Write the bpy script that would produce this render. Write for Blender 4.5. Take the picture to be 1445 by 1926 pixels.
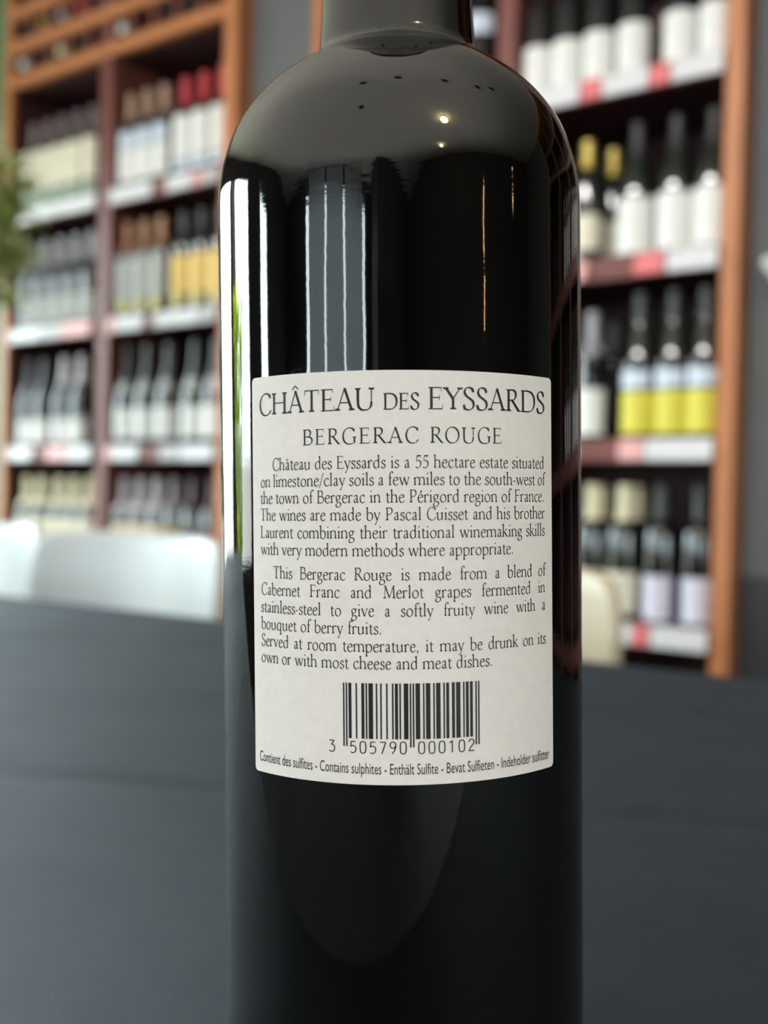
import bpy, bmesh, math, random
from math import sin, cos, pi, radians, sqrt, atan2
from mathutils import Vector, Matrix

for o in list(bpy.data.objects):
    bpy.data.objects.remove(o)
random.seed(4)
S = bpy.context.scene
COL = S.collection

# ------------------------------------------------------------------ camera
cam_d = bpy.data.cameras.new('camera')
cam = bpy.data.objects.new('camera', cam_d)
COL.objects.link(cam)
cam_d.sensor_fit = 'VERTICAL'
cam_d.sensor_height = 24.0
cam_d.lens = 1980.0 / 1926.0 * 24.0
cam_d.clip_start = 0.005
CAM = Vector((0, 0, 0.882))
RC = Matrix.Rotation(radians(90 - 1.05), 4, 'X') @ Matrix.Rotation(radians(1.3), 4, 'Z')
cam.matrix_world = Matrix.Translation(CAM) @ RC
cam_d.dof.use_dof = True
cam_d.dof.focus_distance = 0.194
cam_d.dof.aperture_fstop = cam_d.lens / 3.3
S.camera = cam

# ------------------------------------------------------------------ view, world
S.view_settings.view_transform = 'Standard'
S.view_settings.look = 'None'
S.view_settings.gamma = 1.0
S.view_settings.use_curve_mapping = False
S.view_settings.exposure = 0.14
S.cycles.use_denoising = True
S.cycles.max_bounces = 10
S.cycles.diffuse_bounces = 5
S.cycles.sample_clamp_indirect = 12.0
S.cycles.caustics_reflective = False
S.cycles.caustics_refractive = False
SKY = 13.0
w = bpy.data.worlds.new('overcast_sky')
S.world = w
w.use_nodes = True
bg = w.node_tree.nodes['Background']
bg.inputs[1].default_value = SKY
_n = w.node_tree
_tc = _n.nodes.new('ShaderNodeTexCoord'); _sx = _n.nodes.new('ShaderNodeSeparateXYZ'); _rp = _n.nodes.new('ShaderNodeValToRGB')
_n.links.new(_tc.outputs['Generated'], _sx.inputs[0]); _n.links.new(_sx.outputs[2], _rp.inputs[0]); _n.links.new(_rp.outputs[0], bg.inputs[0])
_e = _rp.color_ramp.elements
_e[0].position = 0.0; _e[0].color = (0.30, 0.30, 0.28, 1)          # street below the horizon
_e[1].position = 0.03; _e[1].color = (0.84, 0.94, 1.0, 1)
# the sky is raised towards the left to strengthen the light from there
_dp = _n.nodes.new('ShaderNodeVectorMath'); _dp.operation = 'DOT_PRODUCT'; _dp.inputs[1].default_value = (-0.808909, 0.587934, 0)
_n.links.new(_tc.outputs['Generated'], _dp.inputs[0])
_mr = _n.nodes.new('ShaderNodeMapRange'); _mr.inputs['From Min'].default_value = 0.1; _mr.inputs['From Max'].default_value = 0.8
_mr.inputs['To Min'].default_value = SKY; _mr.inputs['To Max'].default_value = SKY * 1.45
_n.links.new(_dp.outputs['Value'], _mr.inputs[0]); _n.links.new(_mr.outputs[0], bg.inputs[1])

# wall frame: u runs to the left along the shelving wall, d runs into that wall
UX, UY = -0.808909, 0.587934
UV = Vector((UX, UY, 0)); NV = Vector((UY, -UX, 0))
ROT = atan2(-UY, -UX)                       # local +x = right along the wall, +y = into the wall
def W(u, d, z=0.0):
    return UV * u + NV * d + Vector((0, 0, z))
def FR(u=0, d=0, z=0, rz=0):
    return Matrix.Translation(W(u, d, z)) @ Matrix.Rotation(ROT + rz, 4, 'Z')

U0, U1 = -3.6, 4.1                          # right wall, left wall
D0, D1 = -5.2, 2.231                        # front wall, shelving wall
ZC = 2.66

def portal(name, u, d, z, sx, sz, rz):
    l = bpy.data.lights.new(name, 'AREA'); l.shape = 'RECTANGLE'; l.size = sx; l.size_y = sz
    l.cycles.is_portal = True
    o = bpy.data.objects.new(name, l); COL.objects.link(o)
    o.matrix_world = FR(u, d, z, rz) @ Matrix.Rotation(radians(90), 4, 'X')
    return o
sun_d = bpy.data.lights.new('sun', 'SUN'); sun_d.energy = 34; sun_d.angle = 0.02; sun_d.color = (1, .95, .85)
sun = bpy.data.objects.new('sun', sun_d); COL.objects.link(sun)
sv = (UV * 0.12 + NV * -0.40 + Vector((0, 0, -1))).normalized()     # travels towards +u: lights what grows outside, enters no window
sun.rotation_euler = sv.to_track_quat('-Z', 'Y').to_euler()

# unseen fill light, added to brighten the ceiling and the bottle label
def up_fill(name, u, d, z, sx, sy, e, col):
    l = bpy.data.lights.new(name, 'AREA'); l.shape = 'RECTANGLE'; l.size = sx; l.size_y = sy; l.energy = e; l.color = col
    o = bpy.data.objects.new(name, l); COL.objects.link(o)
    o.matrix_world = FR(u, d, z) @ Matrix.Rotation(radians(180), 4, 'X')
up_fill('ceiling_fill', 0.4, -2.0, 1.95, 6.0, 5.4, 110, (1.0, .97, .92))
# unseen fill strip added near the ceiling to brighten the shelving
def aimed_fill(name, u, d, z, sx, e, down):
    l = bpy.data.lights.new(name, 'AREA'); l.shape = 'RECTANGLE'; l.size = sx; l.size_y = .12; l.energy = e; l.color = (1.0, .97, .95); l.spread = radians(75)
    o = bpy.data.objects.new(name, l); COL.objects.link(o)
    o.matrix_world = FR(u, d, z) @ Matrix.Rotation(radians(90 - down), 4, 'X')
aimed_fill('shelf_fill', 1.15, -.5, 2.6, 3.0, 12, 20)
# ------------------------------------------------------------------ materials
def mat(name, col, rough=0.5, metal=0.0, ior=1.5, spec=0.5, var=0.0, scale=20.0, bump=0.0, bscale=None, stretch=(1, 1, 1), trans=0.0,
        emit=None, estr=0.0, sheen=0.0, coat=0.0):
    m = bpy.data.materials.new(name); m.use_nodes = True
    nt = m.node_tree; b = nt.nodes['Principled BSDF']
    b.inputs['Base Color'].default_value = (*col, 1)
    b.inputs['Roughness'].default_value = rough
    b.inputs['Metallic'].default_value = metal
    b.inputs['IOR'].default_value = ior
    b.inputs['Specular IOR Level'].default_value = spec
    b.inputs['Transmission Weight'].default_value = trans
    b.inputs['Sheen Weight'].default_value = sheen
    b.inputs['Coat Weight'].default_value = coat
    if emit:
        b.inputs['Emission Color'].default_value = (*emit, 1)
        b.inputs['Emission Strength'].default_value = estr
    tc = nt.nodes.new('ShaderNodeTexCoord'); mp = nt.nodes.new('ShaderNodeMapping')
    mp.inputs['Scale'].default_value = stretch
    nt.links.new(tc.outputs['Object'], mp.inputs[0])
    nz = nt.nodes.new('ShaderNodeTexNoise'); nz.inputs['Scale'].default_value = scale; nz.inputs['Detail'].default_value = 5
    nt.links.new(mp.outputs[0], nz.inputs['Vector'])
    if var > 0:
        rp = nt.nodes.new('ShaderNodeValToRGB')
        rp.color_ramp.elements[0].position = 0.3; rp.color_ramp.elements[1].position = 0.7
        rp.color_ramp.elements[0].color = (*[c * (1 - var) for c in col], 1)
        rp.color_ramp.elements[1].color = (*[min(1, c * (1 + var)) for c in col], 1)
        nt.links.new(nz.outputs['Fac'], rp.inputs[0]); nt.links.new(rp.outputs[0], b.inputs['Base Color'])
    if bump > 0:
        src = nz
        if bscale:
            src = nt.nodes.new('ShaderNodeTexNoise'); src.inputs['Scale'].default_value = bscale; src.inputs['Detail'].default_value = 3
            nt.links.new(mp.outputs[0], src.inputs['Vector'])
        bp = nt.nodes.new('ShaderNodeBump'); bp.inputs['Strength'].default_value = 1.0; bp.inputs['Distance'].default_value = bump
        nt.links.new(src.outputs['Fac'], bp.inputs['Height']); nt.links.new(bp.outputs[0], b.inputs['Normal'])
    return m

WOODR = mat('red_brown_wood', (0.165, 0.054, 0.044), 0.45, spec=.35, var=0.2, scale=9, stretch=(6, 6, 0.6), bump=0.0002)
WOOD = mat('cherry_wood', (0.45, 0.175, 0.070), 0.45, spec=.35, var=0.18, scale=9, stretch=(6, 6, 0.6), bump=0.0002)
WOODIN = mat('shaded_inner_wood', (0.055, 0.020, 0.020), 0.6, var=0.2, scale=8, stretch=(5, 5, 0.6))  # shade inside the shelving put into the colour, a darker copy of its wood
WALLG = mat('grey_wall_paint', (0.115, 0.124, 0.126), 0.8, var=0.04, scale=6)
WAINS = mat('charcoal_paint', (0.028, 0.031, 0.036), 0.6, var=0.1, scale=5)
CEIL = mat('ceiling_paint', (0.80, 0.765, 0.72), 0.9, var=0.03, scale=3)
FLOOR = mat('brown_floor_boards', (0.018, 0.014, 0.012), 0.8, var=0.3, scale=6, stretch=(0.5, 6, 1))
DARKW = mat('dark_brown_paint', (0.045, 0.032, 0.028), 0.6, var=0.2, scale=3)
GREENP = mat('green_paint', (0.05, 0.17, 0.085), 0.6, var=0.1, scale=4)
FRAMEM = mat('dark_window_frame', (0.012, 0.013, 0.015), 0.4)
WHITEP = mat('white_card', (0.62, 0.62, 0.64), 0.55, var=0.03, scale=30)
PALEP = mat('pale_grey_card', (0.44, 0.42, 0.43), 0.55, var=0.05, scale=30)
REDP = mat('red_card', (0.66, 0.15, 0.16), 0.5, var=0.08, scale=30)
PINKP = mat('pink_card', (0.70, 0.36, 0.35), 0.5, var=0.06, scale=30)
CHAIRW = mat('white_moulded_plastic', (0.50, 0.54, 0.55), 0.38, var=0.02, scale=8)
CHAIRC = mat('warm_lit_cream_plastic', (0.47, 0.39, 0.27), 0.4, var=0.03, scale=8)  # cream plastic with the warm light put into its colour
LEGW = mat('pale_beech', (0.45, 0.32, 0.2), 0.5, var=0.15, scale=12, stretch=(5, 5, 0.6))
GREEN = mat('plant_leaf', (0.20, 0.34, 0.06), 0.45, var=0.35, scale=14, trans=0.0)
POTM = mat('clay_pot', (0.25, 0.13, 0.08), 0.7, var=0.1)
SOIL = mat('potting_soil', (0.03, 0.02, 0.015), 0.9, var=0.3, bump=0.003)
STEMM = mat('plant_stem', (0.12, 0.10, 0.04), 0.7, var=0.2)
METAL = mat('black_metal', (0.02, 0.02, 0.02), 0.4)

def leaf_mat(name, col, tcol):
    m = bpy.data.materials.new(name); m.use_nodes = True
    nt = m.node_tree; b = nt.nodes['Principled BSDF']; out = nt.nodes['Material Output']
    b.inputs['Base Color'].default_value = (*col, 1); b.inputs['Roughness'].default_value = 0.5
    t = nt.nodes.new('ShaderNodeBsdfTranslucent'); t.inputs[0].default_value = (*tcol, 1)
    nz = nt.nodes.new('ShaderNodeTexNoise'); nz.inputs['Scale'].default_value = 9
    hs = nt.nodes.new('ShaderNodeHueSaturation'); hs.inputs['Color'].default_value = (*col, 1)
    mr = nt.nodes.new('ShaderNodeMapRange'); mr.inputs['To Min'].default_value = 0.6; mr.inputs['To Max'].default_value = 1.4
    nt.links.new(nz.outputs['Fac'], mr.inputs[0]); nt.links.new(mr.outputs[0], hs.inputs['Value'])
    nt.links.new(hs.outputs[0], b.inputs['Base Color'])
    mx = nt.nodes.new('ShaderNodeMixShader'); mx.inputs[0].default_value = 0.5
    nt.links.new(b.outputs[0], mx.inputs[1]); nt.links.new(t.outputs[0], mx.inputs[2]); nt.links.new(mx.outputs[0], out.inputs[0])
    return m
LEAF = leaf_mat('thin_leaf', (0.50, 0.58, 0.28), (0.62, 0.72, 0.34))
HEDGE = leaf_mat('bright_shrub_leaf', (0.58, 0.70, 0.005), (0.75, 0.92, 0.005))
SHEER = leaf_mat('sheer_blind_cloth', (0.46, 0.47, 0.50), (0.36, 0.38, 0.42))

def pane_mat():
    m = bpy.data.materials.new('window_glass'); m.use_nodes = True
    nt = m.node_tree; out = nt.nodes['Material Output']; nt.nodes.remove(nt.nodes['Principled BSDF'])
    t = nt.nodes.new('ShaderNodeBsdfTransparent'); g = nt.nodes.new('ShaderNodeBsdfGlossy'); g.inputs['Roughness'].default_value = 0.02
    t.inputs[0].default_value = (0.94, 0.97, 0.96, 1)
    mx = nt.nodes.new('ShaderNodeMixShader'); mx.inputs[0].default_value = 0.05
    nt.links.new(t.outputs[0], mx.inputs[1]); nt.links.new(g.outputs[0], mx.inputs[2]); nt.links.new(mx.outputs[0], out.inputs[0])
    return m
PANE = pane_mat()

def bottle_glass():
    m = mat('black_green_bottle_glass', (0.0006, 0.0010, 0.0008), 0.035, ior=1.62, spec=0.5)
    nt = m.node_tree; b = nt.nodes['Principled BSDF']
    tc = nt.nodes.new('ShaderNodeTexCoord')
    hts = []
    for sc, st, amp in ((1.0, (260, 260, 700), 0.36), (1.0, (55, 55, 22), 4.0)):
        mp = nt.nodes.new('ShaderNodeMapping'); mp.inputs['Scale'].default_value = st
        nz = nt.nodes.new('ShaderNodeTexNoise'); nz.inputs['Scale'].default_value = sc; nz.inputs['Detail'].default_value = 2
        ml = nt.nodes.new('ShaderNodeMath'); ml.operation = 'MULTIPLY'; ml.inputs[1].default_value = amp
        nt.links.new(tc.outputs['Object'], mp.inputs[0]); nt.links.new(mp.outputs[0], nz.inputs['Vector']); nt.links.new(nz.outputs['Fac'], ml.inputs[0])
        hts.append(ml)
    ad = nt.nodes.new('ShaderNodeMath'); ad.operation = 'ADD'
    nt.links.new(hts[0].outputs[0], ad.inputs[0]); nt.links.new(hts[1].outputs[0], ad.inputs[1])
    bp = nt.nodes.new('ShaderNodeBump'); bp.inputs['Strength'].default_value = 1.0; bp.inputs['Distance'].default_value = 0.000022
    nt.links.new(ad.outputs[0], bp.inputs['Height']); nt.links.new(bp.outputs[0], b.inputs['Normal'])
    return m
HEROGLASS = bottle_glass()
PAPER = mat('uncoated_label_paper', (0.80, 0.735, 0.70), 0.62, var=0.025, scale=500, bump=0.00004, bscale=900, spec=0.35)
INK = mat('black_printing_ink', (0.008, 0.008, 0.009), 0.5, spec=0.35)
CAPBLACK = mat('black_capsule_foil', (0.012, 0.012, 0.013), 0.35)

def cloth_mat():
    m = mat('charcoal_table_linen', (0.016, 0.017, 0.020), 0.74, spec=0.76, sheen=0.0)
    nt = m.node_tree; b = nt.nodes['Principled BSDF']
    b.inputs['Specular Tint'].default_value = (0.72, 0.84, 1.0, 1)
    # the weave is ribbed: highlights spread across the ribs
    b.inputs['Anisotropic'].default_value = 0.8
    vt = nt.nodes.new('ShaderNodeVectorTransform'); vt.vector_type = 'VECTOR'; vt.convert_from = 'OBJECT'; vt.convert_to = 'WORLD'
    vt.inputs[0].default_value = (0, 1, 0)
    nt.links.new(vt.outputs[0], b.inputs['Tangent'])
    b.inputs['Sheen Roughness'].default_value = 0.4
    b.inputs['Sheen Tint'].default_value = (0.85, 0.92, 1, 1)
    tc = nt.nodes.new('ShaderNodeTexCoord')
    wv = nt.nodes.new('ShaderNodeTexWave'); wv.wave_type = 'BANDS'; wv.bands_direction = 'X'
    wv.inputs['Scale'].default_value = 330; wv.inputs['Distortion'].default_value = 1.5; wv.inputs['Detail'].default_value = 2
    nt.links.new(tc.outputs['Object'], wv.inputs['Vector'])
    nz = nt.nodes.new('ShaderNodeTexNoise'); nz.inputs['Scale'].default_value = 700; nz.inputs['Detail'].default_value = 3
    nt.links.new(tc.outputs['Object'], nz.inputs['Vector'])
    n2 = nt.nodes.new('ShaderNodeTexNoise'); n2.inputs['Scale'].default_value = 60; n2.inputs['Detail'].default_value = 4
    nt.links.new(tc.outputs['Object'], n2.inputs['Vector'])
    def mul(s, k):
        q = nt.nodes.new('ShaderNodeMath'); q.operation = 'MULTIPLY'; q.inputs[1].default_value = k
        nt.links.new(s, q.inputs[0]); return q.outputs[0]
    def add(a, c):
        q = nt.nodes.new('ShaderNodeMath'); q.operation = 'ADD'; nt.links.new(a, q.inputs[0]); nt.links.new(c, q.inputs[1]); return q.outputs[0]
    h = add(add(mul(wv.outputs['Fac'], 0.5), mul(nz.outputs['Fac'], 0.6)), mul(n2.outputs['Fac'], 1.2))
    bp = nt.nodes.new('ShaderNodeBump'); bp.inputs['Strength'].default_value = 1.0; bp.inputs['Distance'].default_value = 0.00034
    nt.links.new(h, bp.inputs['Height']); nt.links.new(bp.outputs[0], b.inputs['Normal'])
    rp = nt.nodes.new('ShaderNodeValToRGB')
    rp.color_ramp.elements[0].position = 0.35; rp.color_ramp.elements[0].color = (0.0045, 0.0050, 0.0075, 1)
    rp.color_ramp.elements[1].position = 0.7; rp.color_ramp.elements[1].color = (0.0095, 0.0105, 0.0155, 1)
    nt.links.new(add(mul(nz.outputs['Fac'], 0.5), mul(n2.outputs['Fac'], 0.5)), rp.inputs[0]); nt.links.new(rp.outputs[0], b.inputs['Base Color'])
    return m
CLOTH = cloth_mat()

# ------------------------------------------------------------------ mesh helpers
def box(bm, x0, x1, y0, y1, z0, z1, M=None):
    vs = [bm.verts.new((x, y, z)) for z in (z0, z1) for y in (y0, y1) for x in (x0, x1)]
    for f in ((0, 2, 3, 1), (4, 5, 7, 6), (0, 1, 5, 4), (2, 6, 7, 3), (0, 4, 6, 2), (1, 3, 7, 5)):
        bm.faces.new([vs[i] for i in f])
    if M is not None:
        bmesh.ops.transform(bm, matrix=M, verts=vs)
    return vs
def lathe(bm, prof, n=32, cap=True, a0=0.0, a1=2 * pi):
    full = abs(a1 - a0 - 2 * pi) < 1e-6
    cnt = n if full else n + 1
    rings = [[bm.verts.new((r * cos(a0 + (a1 - a0) * k / n), r * sin(a0 + (a1 - a0) * k / n), z)) for k in range(cnt)] for z, r in prof]
    for i in range(len(prof) - 1):
        for k in range(n):
            k2 = (k + 1) % cnt
            bm.faces.new((rings[i][k], rings[i][k2], rings[i + 1][k2], rings[i + 1][k]))
    if cap and full:
        bm.faces.new(rings[0][::-1]); bm.faces.new(rings[-1])
def tube(bm, pts, r0, r1=None, n=8):
    r1 = r0 if r1 is None else r1
    pts = [Vector(p) for p in pts]; rings = []
    for i, p in enumerate(pts):
        t = (pts[min(i + 1, len(pts) - 1)] - pts[max(i - 1, 0)]).normalized()
        a = t.orthogonal().normalized(); b = t.cross(a)
        r = r0 + (r1 - r0) * i / max(1, len(pts) - 1)
        rings.append([bm.verts.new(p + a * r * cos(2 * pi * k / n) + b * r * sin(2 * pi * k / n)) for k in range(n)])
    for i in range(len(rings) - 1):
        q = min(range(n), key=lambda s: (rings[i + 1][s].co - rings[i][0].co - (pts[i + 1] - pts[i])).length)
        for k in range(n):
            bm.faces.new((rings[i][k], rings[i][(k + 1) % n], rings[i + 1][(k + 1 + q) % n], rings[i + 1][(k + q) % n]))
    bm.faces.new(rings[0][::-1]); bm.faces.new(rings[-1])
def mesh(name, bm, m, smooth=False):
    bmesh.ops.recalc_face_normals(bm, faces=bm.faces)
    me = bpy.data.meshes.new(name); bm.to_mesh(me); bm.free()
    me.materials.append(m)
    if smooth:
        me.polygons.foreach_set('use_smooth', [True] * len(me.polygons))
        try:
            me.set_sharp_from_angle(angle=radians(40))
        except Exception:
            pass
    return me
def obj(name, data, parent=None, M=None):
    o = bpy.data.objects.new(name, data); COL.objects.link(o)
    if parent is not None:
        o.parent = parent
    if M is not None:
        if parent is None:
            o.matrix_world = M
        else:
            o.matrix_local = M
    return o
def tag(o, label, cat, group=None):
    o['label'] = label; o['category'] = cat
    if group: o['group'] = group
    return o
def thing(name, M, label, cat, group=None):
    return tag(obj(name, None, None, M), label, cat, group)
def struct(name, bm, m, M=None, smooth=False):
    o = obj(name, mesh(name, bm, m, smooth), None, M); o['kind'] = 'structure'; return o

FR0 = FR()                                   # local x = -u, y = d
def ubox(bm, u0, u1, d0, d1, z0, z1):
    box(bm, -u1, -u0, d0, d1, z0, z1)

# ------------------------------------------------------------------ room shell
bm = bmesh.new(); ubox(bm, U0 - .2, U1 + .2, D0 - .2, 2.9, -0.1, 0); struct('floor', bm, FLOOR, FR0)
bm = bmesh.new(); ubox(bm, U0 - .2, U1 + .2, D0 - .2, 2.9, ZC, ZC + .1); struct('ceiling', bm, CEIL, FR0)
bm = bmesh.new()
for a, b_ in ((U0, -1.603), (.303, .690), (1.850, 2.125), (3.238, 3.53), (4.08, U1)):
    ubox(bm, a, b_, D1, 2.6, 0, ZC)
ubox(bm, U0, 3.53, 2.6, 2.8, 0, ZC)
ubox(bm, 3.53, 4.08, D1, 2.6, 0, .30); ubox(bm, 3.53, 4.08, D1, 2.6, 2.25, ZC)
struct('wall_back', bm, WALLG, FR0)
bm = bmesh.new(); ubox(bm, .303, .688, D1 - .012, D1 - .001, 0, .725); struct('trim_1', bm, WAINS, FR0)
bm = bmesh.new(); ubox(bm, 3.262, 3.52, D1 - .03, D1 - .001, 0, ZC - .002); struct('trim_2', bm, GREENP, FR0)
bm = bmesh.new(); ubox(bm, U0 + .01, -1.62, D0 + .01, -4.1, 0, ZC - .002); struct('added_corner_block', bm, DARKW, FR0)      # unseen dark block added to hide the ceiling corner in the bottle's reflection
# left wall with three tall windows
LWIN = [(0.40, 2.05), (-1.35, 0.28), (-3.05, -2.30)]
LZ0, LZ1 = 0.45, 2.25
def wall_with_holes(name, lo, hi, holes, z0, z1, t0, t1, along):
    bm = bmesh.new()
    def bb(a, b_, za, zb):
        if along == 'd': ubox(bm, t0, t1, a, b_, za, zb)
        else: ubox(bm, a, b_, t0, t1, za, zb)
    bb(lo, hi, 0, z0); bb(lo, hi, z1, ZC)
    cur = lo
    for a, b_ in sorted(holes):
        if a > cur: bb(cur, a, z0, z1)
        cur = b_
    if cur < hi: bb(cur, hi, z0, z1)
    return bm
struct('wall_left', wall_with_holes('wall_left', D0, 2.6, LWIN, LZ0, LZ1, U1, U1 + .2, 'd'), FRAMEM if False else DARKW, FR0)
wn = 0
for a, b_ in LWIN:
    wn += 1
    bm = bmesh.new(); ubox(bm, U1 + .09, U1 + .096, a, b_, LZ0, LZ1)
    win = struct('window_%d' % wn, bm, PANE, FR0)
    fb = bmesh.new()
    for p, q in ((a, a + .04), (b_ - .04, b_)): ubox(fb, U1 + .06, U1 + .13, p, q, LZ0, LZ1)
    for p, q in ((LZ0, LZ0 + .05), (LZ1 - .05, LZ1)): ubox(fb, U1 + .06, U1 + .13, a + .04, b_ - .04, p, q)
    obj('window_frame', mesh('window_frame', fb, FRAMEM), win)
    portal('daylight_portal', U1 + .22, (a + b_) / 2, (LZ0 + LZ1) / 2, b_ - a, LZ1 - LZ0, radians(-90))
# right wall; unseen low windows added to light the label and shelving
RWIN = [(-3.95, -2.1), (-1.95, .15)]
wall_r = wall_with_holes('wall_right', D0, 2.6, RWIN, .15, 1.45, U0 - .2, U0, 'd')
struct('wall_right', wall_r, DARKW, FR0)
def fill_window(a, b_, z0, z1, along):
    global wn
    wn += 1
    bm = bmesh.new(); fb = bmesh.new()
    def bb(m_, p, q, t0, t1, za, zb):
        if along == 'd': ubox(m_, U0 - t1, U0 - t0, p, q, za, zb)
        else: ubox(m_, p, q, D0 - t1, D0 - t0, za, zb)
    bb(bm, a, b_, .10, .106, z0, z1)
    for p, q in ((a, a + .05), (b_ - .05, b_), ((a + b_) / 2 - .025, (a + b_) / 2 + .025)): bb(fb, p, q, .06, .14, z0, z1)
    for p, q in ((z0, z0 + .05), (z1 - .05, z1)): bb(fb, a + .05, b_ - .05, .061, .139, p, q)
    win = struct('window_%d' % wn, bm, PANE, FR0); obj('window_frame', mesh('window_frame', fb, FRAMEM), win)
    if along == 'd': portal('daylight_portal', U0 - .22, (a + b_) / 2, (z0 + z1) / 2, b_ - a, z1 - z0, radians(90))
    else: portal('daylight_portal', (a + b_) / 2, D0 - .22, (z0 + z1) / 2, b_ - a, z1 - z0, 0)
for a, b_ in RWIN: fill_window(a, b_, .15, 1.45, 'd')
wn += 1  # unseen back-wall window added to brighten the left of the table
bm = bmesh.new(); ubox(bm, 3.53, 4.08, D1 + .15, D1 + .156, .30, 2.25); win = struct('window_%d' % wn, bm, PANE, FR0)
fb = bmesh.new()
for p, q in ((3.53, 3.56), (4.05, 4.08)): ubox(fb, p, q, D1 + .12, D1 + .19, .30, 2.25)
for p, q in ((.30, .34), (2.21, 2.25)): ubox(fb, 3.56, 4.05, D1 + .121, D1 + .189, p, q)
obj('window_frame', mesh('window_frame', fb, FRAMEM), win)
portal('daylight_portal', 3.805, 2.63, 1.275, .55, 1.95, radians(180))
# front wall (behind the camera): tall glazed front with sheer blinds
FW = [(-1.35, 2.45)]
FZ0, FZ1 = 0.12, 2.58
FLOW = [(-3.4, -1.6), (2.65, 3.95)]  # unseen low side openings added to throw more light on label and shelves
bm = wall_with_holes('wall_front', -1.5, 2.55, FW, FZ0, FZ1, D0 - .2, D0, 'u')
for lo, hi, (a, b_) in ((U0, -1.5, FLOW[0]), (2.55, U1, FLOW[1])):
    ubox(bm, lo, hi, D0 - .2, D0, 0, .15); ubox(bm, lo, hi, D0 - .2, D0, 1.5, ZC); ubox(bm, lo, a, D0 - .2, D0, .15, 1.5); ubox(bm, b_, hi, D0 - .2, D0, .15, 1.5)
struct('wall_front', bm, DARKW, FR0)
for a, b_ in FLOW: fill_window(a, b_, .15, 1.5, 'u')
bm = bmesh.new(); ubox(bm, -1.35, 2.45, D0 - .11, D0 - .104, FZ0, FZ1)
wn += 1; win = struct('window_%d' % wn, bm, PANE, FR0)
fb = bmesh.new()
for p, q in ((-1.35, -1.30), (2.40, 2.45)): ubox(fb, p, q, D0 - .14, D0 - .07, FZ0, FZ1)
for p, q in ((FZ0, FZ0 + .06), (FZ1 - .06, FZ1)): ubox(fb, -1.3, 2.4, D0 - .14, D0 - .07, p, q)
obj('window_frame', mesh('window_frame', fb, FRAMEM), win)
portal('daylight_portal', .55, D0 - .22, (FZ0 + FZ1) / 2, 3.8, FZ1 - FZ0, 0)
for k, (a, b_) in enumerate(((-1.10, -.14), (-.02, .99), (1.11, 2.10))):
    bm = bmesh.new()
    n = 24
    cols = [[bm.verts.new((-(a + (b_ - a) * i / n), D0 + .05 + .006 * sin(i * 2.1), z)) for z in (.35, FZ1 + .05)] for i in range(n + 1)]
    for i in range(n): bm.faces.new((cols[i][0], cols[i + 1][0], cols[i + 1][1], cols[i][1]))
    o = obj('window_blind', mesh('window_blind', bm, SHEER, True), None, FR0)
    tag(o, ('right', 'middle', 'left')[k] + ' sheer grey blind hanging in the front window', 'blind', 'front window blinds')

# ------------------------------------------------------------------ shelving units
def shelving(name, u0, u1, divs, shelves, top, label, rack=False, posts=(.038, .037)):
    root = thing(name, FR((u0 + u1) / 2, 2.167, 0), label, 'shelving')
    uc = (u0 + u1) / 2
    def part(nm, a, b_, d0, d1, z0, z1, m=WOOD, bev=True, par=None):
        bm = bmesh.new(); box(bm, uc - b_, uc - a, d0, d1, z0, z1)
        if bev: bmesh.ops.bevel(bm, geom=list(bm.edges), offset=.002, segments=2, affect='EDGES')
        return obj(nm, mesh(nm, bm, m), par or root)
    for a, b_, dp in ((u0, u0 + posts[0], .07), (u1 - posts[1], u1, .022)):
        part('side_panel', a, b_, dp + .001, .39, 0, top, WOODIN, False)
        part('front_post', a, b_, 0, dp, 0, top)
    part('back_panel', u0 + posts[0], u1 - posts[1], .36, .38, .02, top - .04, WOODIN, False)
    part('top_panel', u0 + posts[0], u1 - posts[1], .0, .36, top - .04, top)
    bays = []; cur = u0 + posts[0]
    for a, b_ in divs:
        part('divider', a, b_, 0.002, .36, .02, top - .04, WOODR); bays.append((cur, a)); cur = b_
    bays.append((cur, u1 - posts[1]))
    part('plinth', u0 + posts[0], u1 - posts[1], .03, .05, 0, .16, WOODR)
    for a, b_ in bays:
        for z in shelves:
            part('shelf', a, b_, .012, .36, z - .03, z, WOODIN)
            part('shelf_edge', a, b_, 0.0, .012, z - .048, z + .002, WOODR)
    if rack:
        zs = (2.235, 2.352, 2.469, 2.586, 2.70)
        a, b_ = u0 + posts[0], u1 - posts[1]
        for z in zs:
            part('rack_rail', a, b_, 0.0, .03, z, z + .040); part('rack_board', a, b_, .031, .34, z, z + .040, WOODIN, False)
        n = 10
        for k in range(1, n):
            x = a + (b_ - a) * k / n
            part('rack_divider', x - .008, x + .008, .004, .34, zs[0] + .04, zs[-1], WOODR, False)
    return root
shelving('wine_shelving', .693, 1.847, [(1.227, 1.276)], (.21, .61, 1.01, 1.41, 1.81, 2.21), ZC - .004,
         'reddish wooden wine shelving with white price strips right of the big bottle')
shelving('wine_shelving', 2.128, 3.235, [(2.667, 2.720)], (.21, .61, 1.01, 1.41, 1.81), ZC - .004,
         'reddish wooden wine shelving with pigeonhole rack on top, left of the big bottle', True, (.05, .035))

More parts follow.
